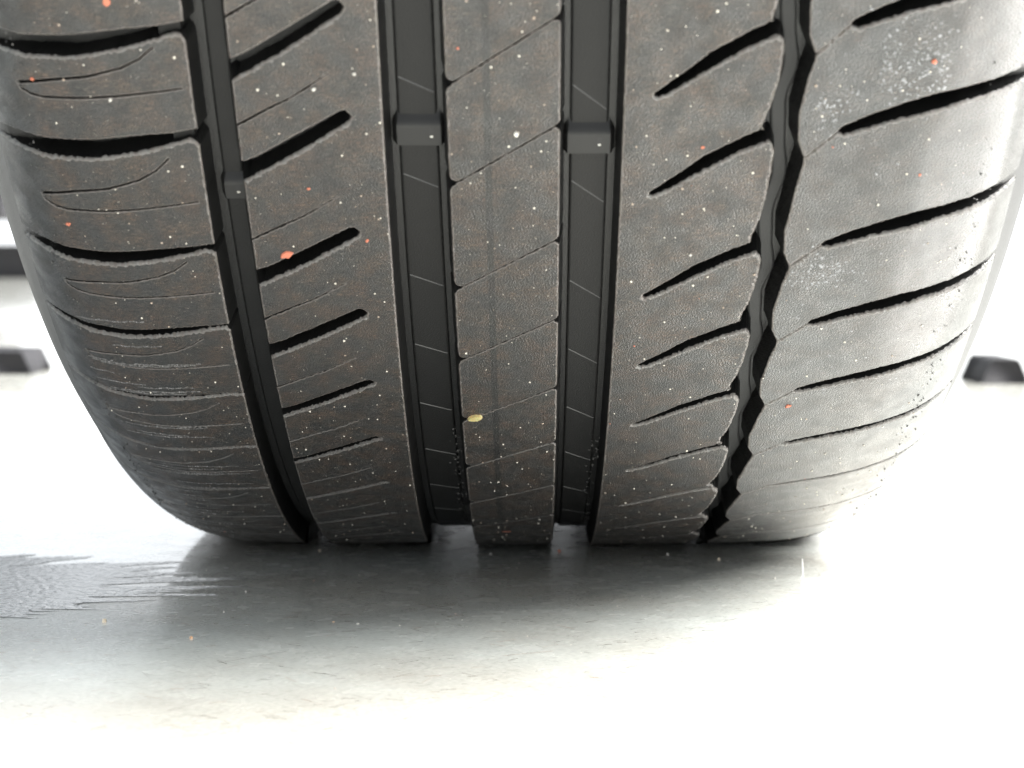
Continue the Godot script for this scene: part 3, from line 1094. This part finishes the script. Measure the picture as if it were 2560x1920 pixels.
func chips():
	var list := [
		[-52.7, 267.0, 1.75, 0.45, 1.25, 0.35, "largest orange flake, on the second rib from the left, at a slanting slot"],
		[-45.8, 286.6, 0.45, 0.2, 0.35, 0.0, "small orange flake on the second rib, above the largest flake"],
		[-33.6, 271.4, 0.55, 0.25, 0.45, 1.0, "rusty flake on the second rib, right of the slot end beside the largest flake"],
		[-104.9, 312.3, 0.6, 0.25, 0.5, 0.4, "small orange flake on the left shoulder, just above a hairpin cut"],
		[-103.6, 272.6, 0.7, 0.3, 0.5, 0.2, "small orange flake on the left shoulder, between hairpin cut and cross groove"],
		[-84.7, 332.5, 1.1, 0.35, 1.0, 1.7, "orange flake at the very top of the left shoulder rib"],
		[70.7, 208.1, 0.95, 0.35, 0.65, 0.5, "bright orange flake low on the right shoulder rib"],
		[90.1, 318.6, 0.65, 0.5, 0.65, 0.0, "round reddish bead high on the shiny right shoulder rib"],
		[41.7, 297.9, 0.5, 0.25, 0.4, 0.0, "small orange flake on the fourth rib between two slots"],
		[91.2, 289.5, 0.45, 0.2, 0.4, 0.7, "tiny orange flake midway down the right shoulder rib"],
		[-4.2, 108.3, 1.5, 0.12, 0.22, 0.05, "thin red streak of dirt low on the centre rib"]]
	for i in list.size():
		var e: Array = list[i]
		var o := lay("orange_flake", flake(Vector3(e[2], e[3], e[4]) * 0.001, 40 + i, m.orange), e[6], "flake", "orange flakes on the tread")
		on_tread(o, e[0], e[1], e[5])
	var d := lay("resin_drop", flake(Vector3(2.3, 1.0, 1.45) * 0.001, 77, m.resin), "dull yellow drop stuck at a cut low on the centre rib", "drop")
	on_tread(d, -11.0, 203.5, 0.35)
	var white := [[-33.8, 316.3, 0.45, "pale stone chip near the top right of the second rib"], [-42.7, 312.5, 0.5, "pale stone chip at the upper thin cut of the second rib"], [-87.1, 309.4, 0.5, "pale stone chip inside the upper hairpin cut of the left shoulder"], [41.0, 267.0, 0.45, "pale stone chip in the middle of the fourth rib"], [0.6, 301.5, 0.7, "pale stone chip near the right end of a cut on the centre rib"]]
	for i in white.size():
		var e: Array = white[i]
		var o := lay("stone_chip", flake(Vector3(e[2], e[2] * 0.8, e[2] * 0.8) * 0.001, 60 + i, m.pale), e[3], "stone", "pale stone chips on the tread")
		on_tread(o, e[0], e[1], 0.3 * i)
	var pebbles := [[-0.1104, 0.1787, 0.75, 1.5, "cream", "largest cream pebble on the floor, left of the tyre"], [-0.0833, 0.1982, 0.65, 1.0, "tan", "tan pebble on the floor in front of the tyre's left shoulder"], [-0.0782, 0.1383, 0.3, 0.7, "pale", "pale upright crumb on the floor below the second rib"], [-0.08, 0.1665, 0.3, 0.75, "pale", "pale crumb on the floor between the tan pebble and the tyre"], [0.0157, 0.0708, 0.55, 0.9, "orange", "orange red crumb on the floor under the third groove"], [0.0511, 0.0767, 0.5, 0.8, "pale", "pale pebble on the floor against the fourth rib"], [0.0669, 0.0861, 0.6, 1.0, "cream", "cream pebble on the floor below the zigzag groove"], [-0.0415, 0.1812, 0.45, 0.4, "pale", "white flat crumb on the floor in front of the first wide groove"], [-0.0071, 0.0759, 0.35, 0.6, "pale", "pale crumb on the floor touching the centre rib"], [-0.064, 0.07, 0.4, 0.6, "cream", "cream crumb on the floor under the left groove's end"], [-0.0484, 0.1787, 0.4, 0.3, "tan", "tan flat crumb on the floor beside the white flat one"], [0.0803, 0.1176, 0.35, 0.7, "pale", "pale crumb on the floor left of the standing fibre"]]
	for i in pebbles.size():
		var e: Array = pebbles[i]
		var o := lay("pebble", flake(Vector3(e[2], e[3] * 0.62, e[2]) * 0.001, 90 + i, m[e[4]]), e[5], "pebble", "pebbles on the floor")
		o.position = Vector3(e[0], 0, e[1])
		o.rotation.y = i * 0.7
	var f := CylinderMesh.new()
	f.top_radius = 0.00012; f.bottom_radius = 0.00018; f.height = 0.0042; f.radial_segments = 6; f.rings = 1
	f.material = m.fibre
	var o := lay("white_fibre", f, "white fibre standing on the floor before the right shoulder", "fibre")
	o.position = Vector3(0.0905, 0.0021, 0.1072)
	o.rotation.z = 0.06

# crumbs of torn rubber along the worn shoulder edges and low in the wide grooves; fine grit on the floor
func crumbs():
	for e in [["rubber_crumbs", 1500, "tiny dark torn rubber crumbs along the shoulder edges and groove walls"], ["floor_grit", 420, "fine pale grit lying on the floor round the tyre"]]:
		var mm := MultiMesh.new()
		mm.transform_format = MultiMesh.TRANSFORM_3D
		mm.use_colors = true
		mm.mesh = grain(9)
		mm.instance_count = e[1]
		for i in int(e[1]):
			var at := Vector3.ZERO
			var up := Vector3.UP
			var size := 0.0001 + 0.0003 * pow(rng.randf(), 3.0)
			var c := Color(0.02, 0.02, 0.02)
			if e[0] == "rubber_crumbs":
				var w := rng.randf()
				var s := rng.randf_range(76, 380)
				var u := rng.randfn(-109.0, 1.1)
				var h := 0.0
				if w > 0.30: u = rng.randfn(108.0, 2.0)
				if w > 0.55:
					s = 76.0 + 110.0 * pow(rng.randf(), 1.6)
					u = [-17.0, 21.5, -60.8, -16.0][i % 4] + rng.randfn(0.0, 0.9)
					h = -DEPTH + 0.6
					size *= 1.5
				at = place(u, s, h)
				up = facing(u, s, at)
				c = Color(0.07, 0.068, 0.064).lerp(Color(0.015, 0.015, 0.015), rng.randf())
			else:
				at = Vector3(rng.randf_range(-0.2, 0.2), 0.0, 0.06 + 0.3 * rng.randf())
				size *= 0.7
				c = Color(0.6, 0.57, 0.5).lerp(Color(0.32, 0.2, 0.15), rng.randf() * rng.randf())
			var x := up.cross(Vector3(0.3, 0.8, 0.51)).normalized()
			var b := Basis(x, up, x.cross(up)).rotated(up, rng.randf() * TAU)
			mm.set_instance_transform(i, Transform3D(b.scaled_local(Vector3.ONE * size), at))
			mm.set_instance_color(i, c)
		var g := MultiMeshInstance3D.new()
		g.multimesh = mm
		g.name = e[0]
		add_child(g)
		tag(g, e[2], "grit" if e[0] == "floor_grit" else "crumbs", "", "stuff")

# added dark rippled sheet at the left, imitating broken dark reflections; ragged rim
func reflection_sheet():
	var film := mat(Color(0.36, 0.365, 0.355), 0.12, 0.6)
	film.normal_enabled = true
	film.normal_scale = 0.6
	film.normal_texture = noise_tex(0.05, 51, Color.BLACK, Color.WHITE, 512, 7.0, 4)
	var st := SurfaceTool.new()
	st.begin(Mesh.PRIMITIVE_TRIANGLES)
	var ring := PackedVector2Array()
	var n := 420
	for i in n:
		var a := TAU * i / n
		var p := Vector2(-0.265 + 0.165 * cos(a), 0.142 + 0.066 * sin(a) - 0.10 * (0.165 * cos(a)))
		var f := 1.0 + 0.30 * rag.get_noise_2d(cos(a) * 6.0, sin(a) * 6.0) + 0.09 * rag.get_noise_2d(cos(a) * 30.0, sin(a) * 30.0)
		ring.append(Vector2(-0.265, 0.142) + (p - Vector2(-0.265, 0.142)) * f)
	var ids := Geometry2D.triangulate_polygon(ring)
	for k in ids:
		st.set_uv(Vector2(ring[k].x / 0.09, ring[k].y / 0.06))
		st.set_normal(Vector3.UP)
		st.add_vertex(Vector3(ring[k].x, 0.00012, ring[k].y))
	st.generate_tangents()
	st.set_material(film)
	lay("dark_reflection_sheet", st.commit(), "added dark rippled sheet on the floor at the left, imitating broken reflections", "reflection sheet")

# pale, glistening residue in patches on the right shoulder rib
func residue():
	var shine := mat(Color(0.15, 0.155, 0.165), 0.1, 0.9)
	var st := SurfaceTool.new()
	var ball := SphereMesh.new()
	ball.radius = 1.0; ball.height = 1.0; ball.radial_segments = 8; ball.rings = 4
	st.append_from(ball, 0, Transform3D.IDENTITY)
	st.set_material(shine)
	var mm := MultiMesh.new()
	mm.transform_format = MultiMesh.TRANSFORM_3D
	mm.mesh = st.commit()
	var places: Array = []
	var tries := 0
	while places.size() < 900 and tries < 20000:
		tries += 1
		var w := rng.randf()
		var p := Vector2(86.5 + rng.randf_range(-8.0, 8.0), 318.0 + rng.randfn(0.0, 6.0))
		if w > 0.42: p = Vector2(73.0 + rng.randfn(0.0, 4.2), 261.0 + rng.randfn(0.0, 3.6))
		if w > 0.68: p = Vector2(rng.randf_range(64.0, 104.0), rng.randf_range(200.0, 345.0))
		if w > 0.9: p = Vector2(69.0 + rng.randfn(0.0, 2.6), 307.0 + rng.randfn(0.0, 3.0))
		for o in tops:
			if Geometry2D.is_point_in_polygon(p, o):
				places.append(p)
				break
	mm.instance_count = places.size()
	for i in places.size():
		var p: Vector2 = places[i]
		var at := place(p.x, p.y, 0.0)
		var up := facing(p.x, p.y, at)
		var x := up.cross(Vector3(0.3, 0.8, 0.51)).normalized()
		var b := Basis(x, up, x.cross(up)).rotated(up, rng.randf() * TAU)
		var size := 0.00006 + 0.0002 * pow(rng.randf(), 3.0)
		mm.set_instance_transform(i, Transform3D(b.scaled_local(Vector3(size * rng.randf_range(1.0, 2.2), size * 0.5, size)), at))
	var g := MultiMeshInstance3D.new()
	g.multimesh = mm
	g.name = "wet_residue"
	add_child(g)
	tag(g, "patches of pale glistening residue on the right shoulder rib", "residue", "", "stuff")
